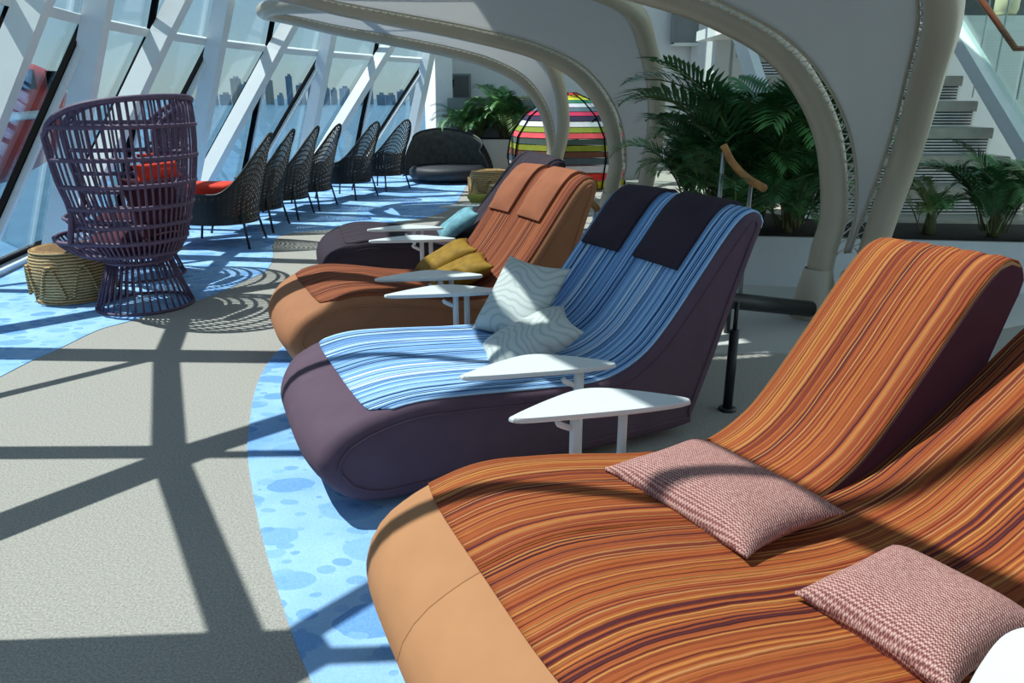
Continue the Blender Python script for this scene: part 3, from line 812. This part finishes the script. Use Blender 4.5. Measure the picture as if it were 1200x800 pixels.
# ------------------------------------------------------------------ black wicker wing chairs
def wicker():
    t = thing('wicker_chair', '', 'chair')
    # front is -x. shell param a: -1..1 around from one arm front, over the back, to other arm front; b 0..1 from seat level to rim
    def shell(a, b):
        th = a*2.25                      # angle from the back (+x)
        k = abs(th)/2.25
        rx, ry = .36, .36
        zt = .58+.58*max(0, 1-(k/.62)**2.2) if k < .62 else .58-.02*(k-.62)
        zt = .56+.58*(math.cos(min(1, k/.68)*PI)+1)/2
        z = .26+(zt-.26)*b
        fl = 1+.12*b+.10*max(0, (z-.6))
        x = rx*math.cos(th)*fl; y = ry*math.sin(th)*fl
        if math.cos(th) < 0: x *= 1.25
        x += .20*max(0, z-.40)            # back leans rearward
        return Vector((x, y, z))
    mb = MB(); na, nb = 32, 13; r = .0066
    def strip(p, q, nrm_c, w):
        d = (q-p); n = ((p+q)/2-nrm_c); n.z = 0
        if d.length < 1e-6: return
        s = d.cross(n).normalized()*w; k = len(mb.v); mb.v += [p-s, p+s, q+s, q-s]; mb.f.append([k, k+1, k+2, k+3])
    cen = Vector((0, 0, .5))
    for i in range(na):
        for j in range(nb):
            a0 = -1+2*i/na; a1 = -1+2*(i+1)/na; b0 = j/nb; b1 = (j+1)/nb
            strip(shell(a0, b0), shell(a1, b1), cen, r); strip(shell(a1, b0), shell(a0, b1), cen, r)
        # closed lower weave
    for i in range(na):
        for j in range(nb):
            a0 = -1+2*i/na; b0 = j/nb; z = shell(a0, b0).z
            if z < .62: strip(shell(a0, b0), shell(-1+2*(i+1)/na, b0), cen, .011 if z < .50 else .004)
    w = mb.build('woven_shell', M['wicker_black'], t); w['kind'] = 'stuff'; sd = w.modifiers.new('t', 'SOLIDIFY'); sd.thickness = .006
    rim = [shell(-1+2*i/60, 1) for i in range(61)]
    MB().tube(rim, .014, 6).build('rim', M['wicker_black'], t, True)
    # seat pan
    bot = [shell(-1+2*i/40, 0) for i in range(41)]
    v = bot+[p+Vector((0, 0, .02)) for p in bot]; n = len(bot)
    mk('seat_pan', v, [list(range(n))[::-1], list(range(n, 2*n))]+[[i, (i+1) % n, n+(i+1) % n, n+i] for i in range(n)], M['wicker_black'], t)
    for x, y, tx, ty in ((-.30, -.26, -.38, -.34), (-.30, .26, -.38, .34), (.26, -.24, .33, -.33), (.26, .24, .33, .33)):
        MB().tube([(x*1.0, y*1.05, .62 if x > 0 else .50), (x*1.06, y*1.12, .3), (tx, ty, 0)], .0135, 8).build('leg', M['black_metal'], t, True)
    MB().lathe([(0, .285), (.26, .285), (.31, .30), (.32, .34), (.30, .385), (.22, .40), (0, .405)], 28).build('seat_cushion', M['navy'], t, True)
    return t
wc = wicker()
chairs = [((-3.05, 7.97), .05), ((-3.08, 8.95), .0), ((-3.02, 9.88), -.05), ((-2.92, 10.75), -.15), ((-2.55, 11.85), -.35), ((-2.2, 12.95), -.5)]
names = ['first black wicker wing chair of the row, beside the red cushions', 'second black wicker wing chair in the row from the red cushions', 'third black wicker wing chair in the row from the red cushions',
         'fourth black wicker wing chair in the row from the red cushions', 'fifth black wicker wing chair, standing apart from the four before it', 'last black wicker wing chair, beside the woven pod']
for i, ((x, y), rz) in enumerate(chairs):
    o = wc if i == 0 else copy_tree(wc)
    o.location = (x, y, 0); o.rotation_euler = (0, 0, rz); tag(o, names[i], 'chair', 'row of black wicker chairs along the windows')
def slab(name, size, loc, m, parent):
    bm = bmesh.new(); bmesh.ops.create_cube(bm, size=1); bmesh.ops.scale(bm, vec=size, verts=bm.verts)
    bmesh.ops.bevel(bm, geom=bm.edges[:], offset=min(size)*.4, segments=4, profile=.6, affect='EDGES')
    me = bpy.data.meshes.new(name); bm.to_mesh(me); bm.free(); me.shade_smooth(); o = link(name, me, m, parent); o.location = loc; return o
for ch in list(wc.children):
    if ch.name.startswith('seat_cushion'): bpy.data.objects.remove(ch)
o = slab('seat_cushion', (.80, .56, .15), (-.20, 0, .375), M['red'], wc); o['label'] = 'red seat cushion'
def flat(label, size, loc, m):
    o = slab('cushion', size, (0, 0, 0), m, None); o.location = loc; return tag(o, label, 'cushion')
flat('lime cushion between two red cushions on the first black wicker chair', (.40, .38, .075), (-3.12, 7.97, .49), M['lime'])
flat('flat red cushion on top of the lime one on the first black wicker chair', (.62, .44, .11), (-3.22, 7.99, .585), M['red'])
# ------------------------------------------------------------------ woven pod by the far windows
t = thing('woven_pod', 'large dark woven pod seat at the end of the wicker chairs', 'pod seat', (-1.2, 14.15, 0), -.2); t.scale = (.82, .82, .88)
mb = MB()
def pod(a, b):
    th = -.2+a*(PI+.4); r = .95*(1-.25*b*b); h = .95*(1-abs(a-.62)**1.6*.9)
    return Vector((r*math.cos(th)*1.1, r*math.sin(th)*.8+.1, .1+h*b))
mbs = MB()
for i in range(40):
    mbs.tube([pod(i/40, j/8) for j in range(9)], .010, 4)
for j in range(9): mbs.tube([pod(i/40, j/9) for i in range(41)], .012, 4)
mbs.build('woven_bands', M['wicker_black'], t, True)['kind'] = 'stuff'
v = [pod(i/40, j/8)*.985 for j in range(9) for i in range(41)]
o = mk('inner_shell', v, [[j*41+i, j*41+i+1, (j+1)*41+i+1, (j+1)*41+i] for j in range(8) for i in range(40)], plain('pod_grey', '5b5a55', .8, var=.25, scale=10), t, True)
o.modifiers.new('t', 'SOLIDIFY').thickness = .012
MB().tube([pod(i/40, 1) for i in range(41)], .025, 6).build('rim', M['wicker_black'], t, True)
MB().lathe([(0, .08), (.8, .08), (.86, .14), (.86, .26), (.78, .32), (0, .33)], 32, (0, .05, 0)).build('seat_pad', M['navy'], t, True)
# ------------------------------------------------------------------ striped strap pod
t = thing('strap_pod', 'faceted pod shelter woven in bright multicoloured horizontal straps', 'pod shelter', (.98, 13.6, 0), .15)
prof = [(1.00, .03), (1.08, .50), (1.02, .86), (.78, 1.18), (.42, 1.42), (.10, 1.56)]
def pr_at(s):
    s *= len(prof)-1; i = min(int(s), len(prof)-2); u = s-i
    return (prof[i][0]+(prof[i+1][0]-prof[i][0])*u, prof[i][1]+(prof[i+1][1]-prof[i][1])*u)
NB_ = 18; ng = 8
for i in range(NB_):
    r0, z0 = pr_at(i/NB_+.004); r1, z1 = pr_at((i+1)/NB_-.004); mb = MB(); v = []
    for r, z in ((r0, z0), (r1, z1), (r1-.015, z1), (r0-.015, z0)):
        for k in range(ng): a = 2*PI*(k+.5)/ng; v.append((r*math.cos(a), r*math.sin(a), z))
    f = []
    for l in range(4):
        for k in range(ng): f.append([l*ng+k, l*ng+(k+1) % ng, ((l+1) % 4)*ng+(k+1) % ng, ((l+1) % 4)*ng+k])
    mk('strap', v, f, BANDS[(NB_-1-i) % len(BANDS)], t)
for k in range(ng):
    a = 2*PI*(k+.5)/ng; MB().tube([((r+.012)*math.cos(a), (r+.012)*math.sin(a), z) for r, z in prof], .014, 5).build('frame_rod', M['gasket'], t)
    b = 2*PI*(k+1.5)/ng
    MB().tube([(1.1*math.cos(a), 1.1*math.sin(a), .45), (.80*math.cos(b), .80*math.sin(b), 1.18)], .011, 5).build('frame_rod', M['gasket'], t)
# ------------------------------------------------------------------ far wall, planters, ledge
def wall(name, c, size, m=M['wall'], rz=0):
    return struct(MB().box((0, 0, 0), size, Matrix.Rotation(rz, 3, 'Z')).build(name, m)).__setattr__('location', c)
wall('wall_far', (3.7, 17.3, 3.25), (11.2, .2, 6.5))
wall('wall_far', (-1.55, 16.6, 2.9), (.35, 1.2, 5.8), rz=.3)
t = thing('planter', 'long white planter wall under the far window end', 'planter', (.35, 15.5, 0))
MB().box((0, 0, .35), (3.3, .7, .7)).build('planter_body', M['planter'], t)
MB().box((0, 0, .705), (3.1, .5, .01)).build('soil', M['soil'], t)
MB().box((0, .38, 1.08), (3.3, .05, .78)).build('backsplash', M['greypanel'], t)
t = thing('wall_speaker', 'small grey box speaker fixed on the far white wall', 'speaker', aty(541, 101, 17.05))
MB().box((0, 0, 0), (.40, .2, .5)).build('housing', M['greypanel'], t); MB().box((0, -.11, 0), (.32, .02, .42)).build('grille', M['darkwall'], t)
t = thing('wall_lamp', 'small black cone lamp on the far wall beside the speaker', 'lamp', aty(528, 103, 17.0))
MB().lathe([(.02, -.28), (.10, .08), (.11, .16), (.0, .2)], 16).build('cone', M['gasket'], t, True); MB().tube([(0, 0, .1), (0, .2, .1)], .02, 6).build('bracket', M['gasket'], t)
# ------------------------------------------------------------------ stairs
t = thing('staircase', 'broad metal staircase with slatted risers behind the palms', 'stairs', (0, 0, 0))
X0, X1 = 2.95, 5.5
for i in range(1, 9):
    Y = 7.3+.4*i; z = .29*i
    MB().box(((X0+X1)/2, Y+.24, z-.02), (X1-X0, .46, .04)).build('tread', M['step'], t)
    MB().box(((X0+X1)/2, Y+.01, z-.065), (X1-X0, .03, .11)).build('nosing', M['step'], t)
    for k in range(5):
        MB().box(((X0+X1)/2, Y+.03, z-.145-.033*k), (X1-X0, .018, .016)).build('slat', M['slat'], t)
    MB().box(((X0+X1)/2, Y+.07, z-.2), (X1-X0, .01, .17)).build('riser_back', M['darkwall'], t)
def inclined(a, b, w, d, name, m, par): MB().beam(a, b, w, d, (0, 0, 1)).build(name, m, par)
inclined((5.6, 7.1, .0), (5.6, 10.9, 2.78), .18, .18, 'stringer', M['white'], t)
inclined((2.88, 7.1, .0), (2.88, 10.6, 2.55), .10, .30, 'stringer', M['white'], t)
MB().box((4.2, 11.7, 2.38), (2.7, 1.6, .14)).build('landing', M['white'], t)
t = thing('glass_balustrade', 'clear glass stair balustrade with brown wooden handrail', 'balustrade', (0, 0, 0))
for i in range(5):
    y0 = 7.3+.78*i; y1 = y0+.75; z0 = .10+.732*(y0-7.1); z1 = .10+.732*(y1-7.1)
    v = [(5.62, y0, z0), (5.62, y1, z1), (5.62, y1, z1+.95), (5.62, y0, z0+.95)]; v += [(x+.015, y, z) for x, y, z in v]
    mk('pane', v, [[0, 1, 2, 3], [7, 6, 5, 4], [0, 4, 5, 1], [1, 5, 6, 2], [2, 6, 7, 3], [3, 7, 4, 0]], M['railglass'], t)
p0, p1, p2 = aty(1150, 0, 9.6), aty(1190, 57, 9.2), aty(1230, 56, 9.2)
MB().tube([p0+(p0-p1)*.6, p0, p1, p2], .035, 8).build('handrail', M['wood_dark'], t, True)
for (px, y) in ((1143, 10.2), (1165, 9.7), (1196, 9.0)):
    a = aty(px, 95, y); MB().tube([a-Vector((0, 0, .2)), a+Vector((0, 0, 1.6))], .012, 6).build('post', M['metal'], t)
# wall and dark bar behind the stairs
wall('wall_back', (5.6, 12.6, 3.9), (5.0, .2, 2.6), M['darkwall'])
wall('wall_back', (7.55, 11.2, 1.45), (3.3, .2, 2.2), M['wall'])
wall('wall_right', (8.9, 7.5, 3.25), (.2, 20, 6.5), M['wall'])
# white bulkhead and window at the gap between canopies
wall('wall_bulkhead', (2.55, 13.9, 3.4), (1.5, .3, 3.6))
wall('wall_bulkhead', (3.35, 13.4, 2.6), (.25, .8, 5.2), rz=.5)
t = thing('bulkhead_window', 'grey glazed opening in the white bulkhead above the palms', 'window', aty(812, 22, 13.6))
MB().box((0, 0, 0), (.62, .08, .75)).build('pane', M['greypanel'], t)
MB().box((.0, -.02, -.40), (.70, .12, .05)).build('window_sill', M['white'], t)
MB().box((-.33, -.02, 0), (.05, .12, .8)).build('window_frame', M['greypanel'], t)
for i, (px, h) in enumerate(((845, 3.4), (866, 3.6))):
    a = aty(px, 60, 12.3); o = MB().box((a.x, a.y, 2.4), (.22, .22, 4.8)).build('trim_%d' % (400+i), M['white']); struct(o)
t = thing('pendant_lamp', 'cream cylinder pendant lamp hanging behind the stair glass', 'lamp', aty(1180, 6, 11.2))
MB().lathe([(0, -.12), (.13, -.12), (.15, -.05), (.15, .22), (.0, .24)], 20).build('lamp_shade', M['glow'], t, True); MB().tube([(0, 0, .2), (0, 0, 1.8)], .01, 6).build('cable', M['gasket'], t)
# ------------------------------------------------------------------ rail base, posts, handrail, planter near the first canopy
t = thing('base_rail', 'black horizontal pipe rail running to the canopy foot', 'rail', (0, 0, 0))
a = aty(855, 352, 4.75); b = aty(950, 362, 5.0)
MB().tube([a+(a-b)*.9, b], .055, 12).build('pipe', M['black_metal'], t, True)
MB().tube([Vector((a.x, a.y, a.z)), Vector((a.x, a.y, 0))], .02, 8).build('support', M['black_metal'], t, True)
a = atz(852, 480)
t = thing('floor_post', 'dark metal post standing on the carpet behind the blue daybed', 'post', (a.x, a.y, 0))
MB().tube([(0, 0, 0), (0, 0, .42)], .024, 12).build('sleeve', M['black_metal'], t, True); MB().tube([(0, 0, .42), (0, 0, .56)], .011, 10).build('pin', M['black_metal'], t, True)
MB().lathe([(0, 0), (.045, 0), (.045, .012), (.026, .016)], 16).build('foot', M['black_metal'], t, True)
poly = [(1.15, 4.35), (2.2, 4.35), (3.6, 5.0), (9, 5.2), (9, 9), (1.75, 9), (1.2, 6.0)]
struct(MB().prism(poly, 0, .012).build('floor_tiles', plain('pale_tile', 'c3c1bd', .35, var=.05, scale=2)))
t = thing('planter', 'white rounded planter box holding the tall palms', 'planter', (0, 0, 0))
poly = [(1.75, 6.1), (2.7, 5.95), (4.2, 5.75), (5.6, 5.6), (5.6, 6.5), (2.9, 6.75), (2.0, 7.9), (1.75, 7.9)]
MB().prism(poly, .012, .42).build('planter_body', M['planter'], t)
MB().prism([(2.8+(x-2.8)*.96, 6.6+(y-6.6)*.94) for x, y in poly], .42, .43).build('soil', M['soil'], t)
# curved wooden handrail in front of the palms
t = thing('handrail', 'short curved oak handrail on metal posts in front of the palms', 'handrail', (0, 0, 0))
P = [aty(848, 170, 5.6), aty(858, 190, 5.55), aty(875, 208, 5.45), aty(896, 221, 5.3)]
MB().tube(catmull(P, 18), .028, 8).build('rail', M['wood'], t, True)
for px, py, Y in ((848, 178, 5.6), (880, 214, 5.42)):
    a = aty(px, py, Y); MB().tube([a, Vector((a.x, a.y, 0.0))], .016, 8).build('post', M['metal'], t, True)
t = thing('handrail', 'short oak handrail end showing behind the russet daybed head', 'handrail', (0, 0, 0))
MB().tube([aty(688, 230, 7.6), aty(700, 245, 7.4)], .035, 8).build('rail', M['wood'], t, True); a = aty(697, 243, 7.42); MB().tube([a, Vector((a.x, a.y, 0))], .018, 8).build('post', M['metal'], t, True)
# ------------------------------------------------------------------ palms
def frond_mesh(name, n, leaf, droop, seed, mats, start=.28):
    """arching frond of unit length leaving the ground upright, leaflets on its upper part"""
    rnd = random.Random(seed); mb = MB(); rach = []; p = Vector((0, 0, 0)); el = 1.45
    for i in range(n+1):
        rach.append(p.copy()); s = i/n; e = el-droop*s*s*1.6; p = p+Vector((math.cos(e), 0, math.sin(e)))/n
    mb.tube(rach[::3], [.008*(1-.85*i/(len(rach[::3])-1))+.001 for i in range(len(rach[::3]))], 4)
    nst = len(mb.f)
    for i in range(int(n*start), n+1):
        s = i/n; p = rach[i]; t = (rach[i]-rach[i-1]).normalized(); u = (s-start)/(1-start)
        l = leaf*(math.sin(PI*(.14+.76*u)))**.8
        nn = Vector((-t.z, 0, t.x))
        for sg in (-1, 1):
            d = (t*(.8+.5*u)+Vector((0, sg, 0))+nn*(.25+rnd.uniform(-.12, .2))).normalized()
            q = p+d*l*.5; e = p+d*l+Vector((0, 0, -.20*l)); w = leaf*.042
            sd = d.cross(nn).normalized()*w
            k = len(mb.v); mb.v += [p-sd*.3, p+sd*.3, q+sd, q-sd, e]; mb.f += [[k, k+1, k+2, k+3], [k+3, k+2, k+4]]
    me = bpy.data.meshes.new(name); me.from_pydata([tuple(v) for v in mb.v], [], mb.f); me.materials.append(mats[0]); me.materials.append(mats[1])
    for i, p in enumerate(me.polygons): p.material_index = 1 if i < nst else 0
    me.update(); return me
FR = [frond_mesh('frond', 44, .27, 1.0, 1, (M['frond_dark'], M['stem'])), frond_mesh('frond', 44, .25, 1.35, 2, (M['frond'], M['stem'])), frond_mesh('frond', 40, .25, .7, 3, (M['frond_dark'], M['frond_dry'])), frond_mesh('frond', 40, .26, 1.6, 4, (M['frond_dry'], M['stem']))]
def palm(label, loc, nf, size, seed, kinds=(0, 1, 2), lean=.28, group='palms in the white planter'):
    rnd = random.Random(seed); t = thing('palm', label, 'palm', loc, 0, group)
    MB().tube([(0, 0, 0), (.01, .01, .10), (0, .02, .22)], [.05, .045, .02], 8).build('trunk', M['stem'], t, True)
    for i in range(nf):
        o = bpy.data.objects.new('frond', FR[rnd.choice(kinds)]); C.objects.link(o); o.parent = t
        o.location = (rnd.uniform(-.08, .08), rnd.uniform(-.08, .08), .04)
        o.rotation_euler = (rnd.uniform(-.15, .15), rnd.uniform(-.1, 1)**1*lean, i*2.4+rnd.uniform(-.3, .3))
        k = size*rnd.uniform(.55, 1.05); o.scale = (k, k, k)
    return t
pl = [('tall dark palm at the corner of the white planter, behind the blue daybed head', aty(812, 200, 7.4), 24, 1.15, 0),
      ('upright palm behind the short oak handrail', aty(838, 200, 7.0), 28, 1.4, 1),
      ('bushy palm between the oak handrail and the canopy tube', aty(890, 200, 6.55), 34, 1.75, 2),
      ('broad palm rising behind the canopy foot', aty(940, 190, 6.45), 28, 1.5, 3),
      ('dense dark palm low at the planter rim', aty(862, 240, 6.25), 30, 1.05, 4),
      ('pale drooping palm in front of the stair slats', aty(1090, 260, 6.1), 10, .72, 5),
      ('spiky dark palm in front of the stairs, beside the orange daybed head', aty(1165, 270, 6.0), 26, .85, 6),
      ('light green palm spilling over the planter end', aty(1215, 290, 5.9), 22, .8, 7),
      ('dark palm low in the planter between the tall palms', aty(925, 240, 6.2), 26, 1.0, 8)]
for i, (lb, p, nf, sz, sd) in enumerate(pl):
    palm(lb, (p.x, p.y, .43), nf, sz, 20+sd, (0, 1, 2) if i not in (5, 7) else (1, 3), lean=.28 if i not in (4, 8) else .8)
for i, (px, lb) in enumerate(((541, 'dark leafy plant in the far planter beside the window end'), (562, 'small dark plant in the middle of the far planter'), (590, 'large arching palm in the far planter beside the strap pod'), (612, 'pale palm spilling over the far planter end'))):
    p = aty(px, 160, 15.4); palm(lb, (p.x, p.y, .71), 24, (.95, .75, 1.35, 1.15)[i], 40+i, (0, 1) if i < 2 else (0, 1, 3), lean=.6, group='plants in the far planter')
# ------------------------------------------------------------------ outside: sea, skyline, made-up red stand-in
o = mk('sea', [(-3000, -200, -14), (3000, -200, -14), (3000, 5000, -14), (-3000, 5000, -14)], [[0, 1, 2, 3]], M['sea']); tag(o, 'blue sea beyond the leaning windows', 'sea', kind='stuff')
rnd = random.Random(5)
for i in range(20):
    px = 250+i*13+rnd.uniform(-2, 2); r = ray(px, 113); D = 1500+(i % 3)*60; p = r*(D/r.y)
    w, h = rnd.uniform(11, 17), rnd.uniform(6, 42)
    t = thing('tower', ['pale', 'blue grey', 'sand coloured'][i % 3]+' high-rise tower of the skyline across the water', 'building', (p.x, p.y, -14), rnd.uniform(-.4, .4), 'far skyline towers')
    MB().box((0, 0, h/2+6), (w, w, h+12)).build('block', M['tower'][i % 3], t); MB().box((w*.1, 0, h+14), (w*.5, w*.5, 4)).build('roof_house', M['tower'][(i+1) % 3], t)
t = thing('lifeboat', 'red lifeboat hanging outside the leaning glass', 'lifeboat', (-8.6, 11.5, 0), 1.45)  # boat form made up to stand in for unidentified red shapes in the panes
v = []; f = []; n = 24; m = 14
for i in range(n+1):
    s = -1+2*i/n; w = (1-abs(s)**3.2)*.95+.02
    for j in range(m):
        a = 2*PI*j/m; yy = math.copysign(abs(math.cos(a))**.7, math.cos(a)); zz = math.copysign(abs(math.sin(a))**.8, math.sin(a))
        v.append((3.0*s, 1.1*w*yy, 1.25+(.95 if zz > 0 else 1.15)*w*zz+.25*s*s))
for i in range(n):
    for j in range(m): f.append([i*m+j, i*m+(j+1) % m, (i+1)*m+(j+1) % m, (i+1)*m+j])
f.append(list(range(m))[::-1]); f.append([n*m+j for j in range(m)])
mk('hull', v, f, M['hull_red'], t, True)
for x in (-1.6, -.8, 0, .8, 1.6): MB().box((x, 1.02, 1.75), (.45, .08, .28)).build('porthole', M['gasket'], t); MB().box((x, -1.02, 1.75), (.45, .08, .28)).build('porthole', M['gasket'], t)
MB().tube([(-3.0, 0, 1.45), (-2, -1.08, 1.28), (0, -1.15, 1.2), (2, -1.08, 1.28), (3, 0, 1.45)], .06, 6).build('fender_rope', M['wall'], t)
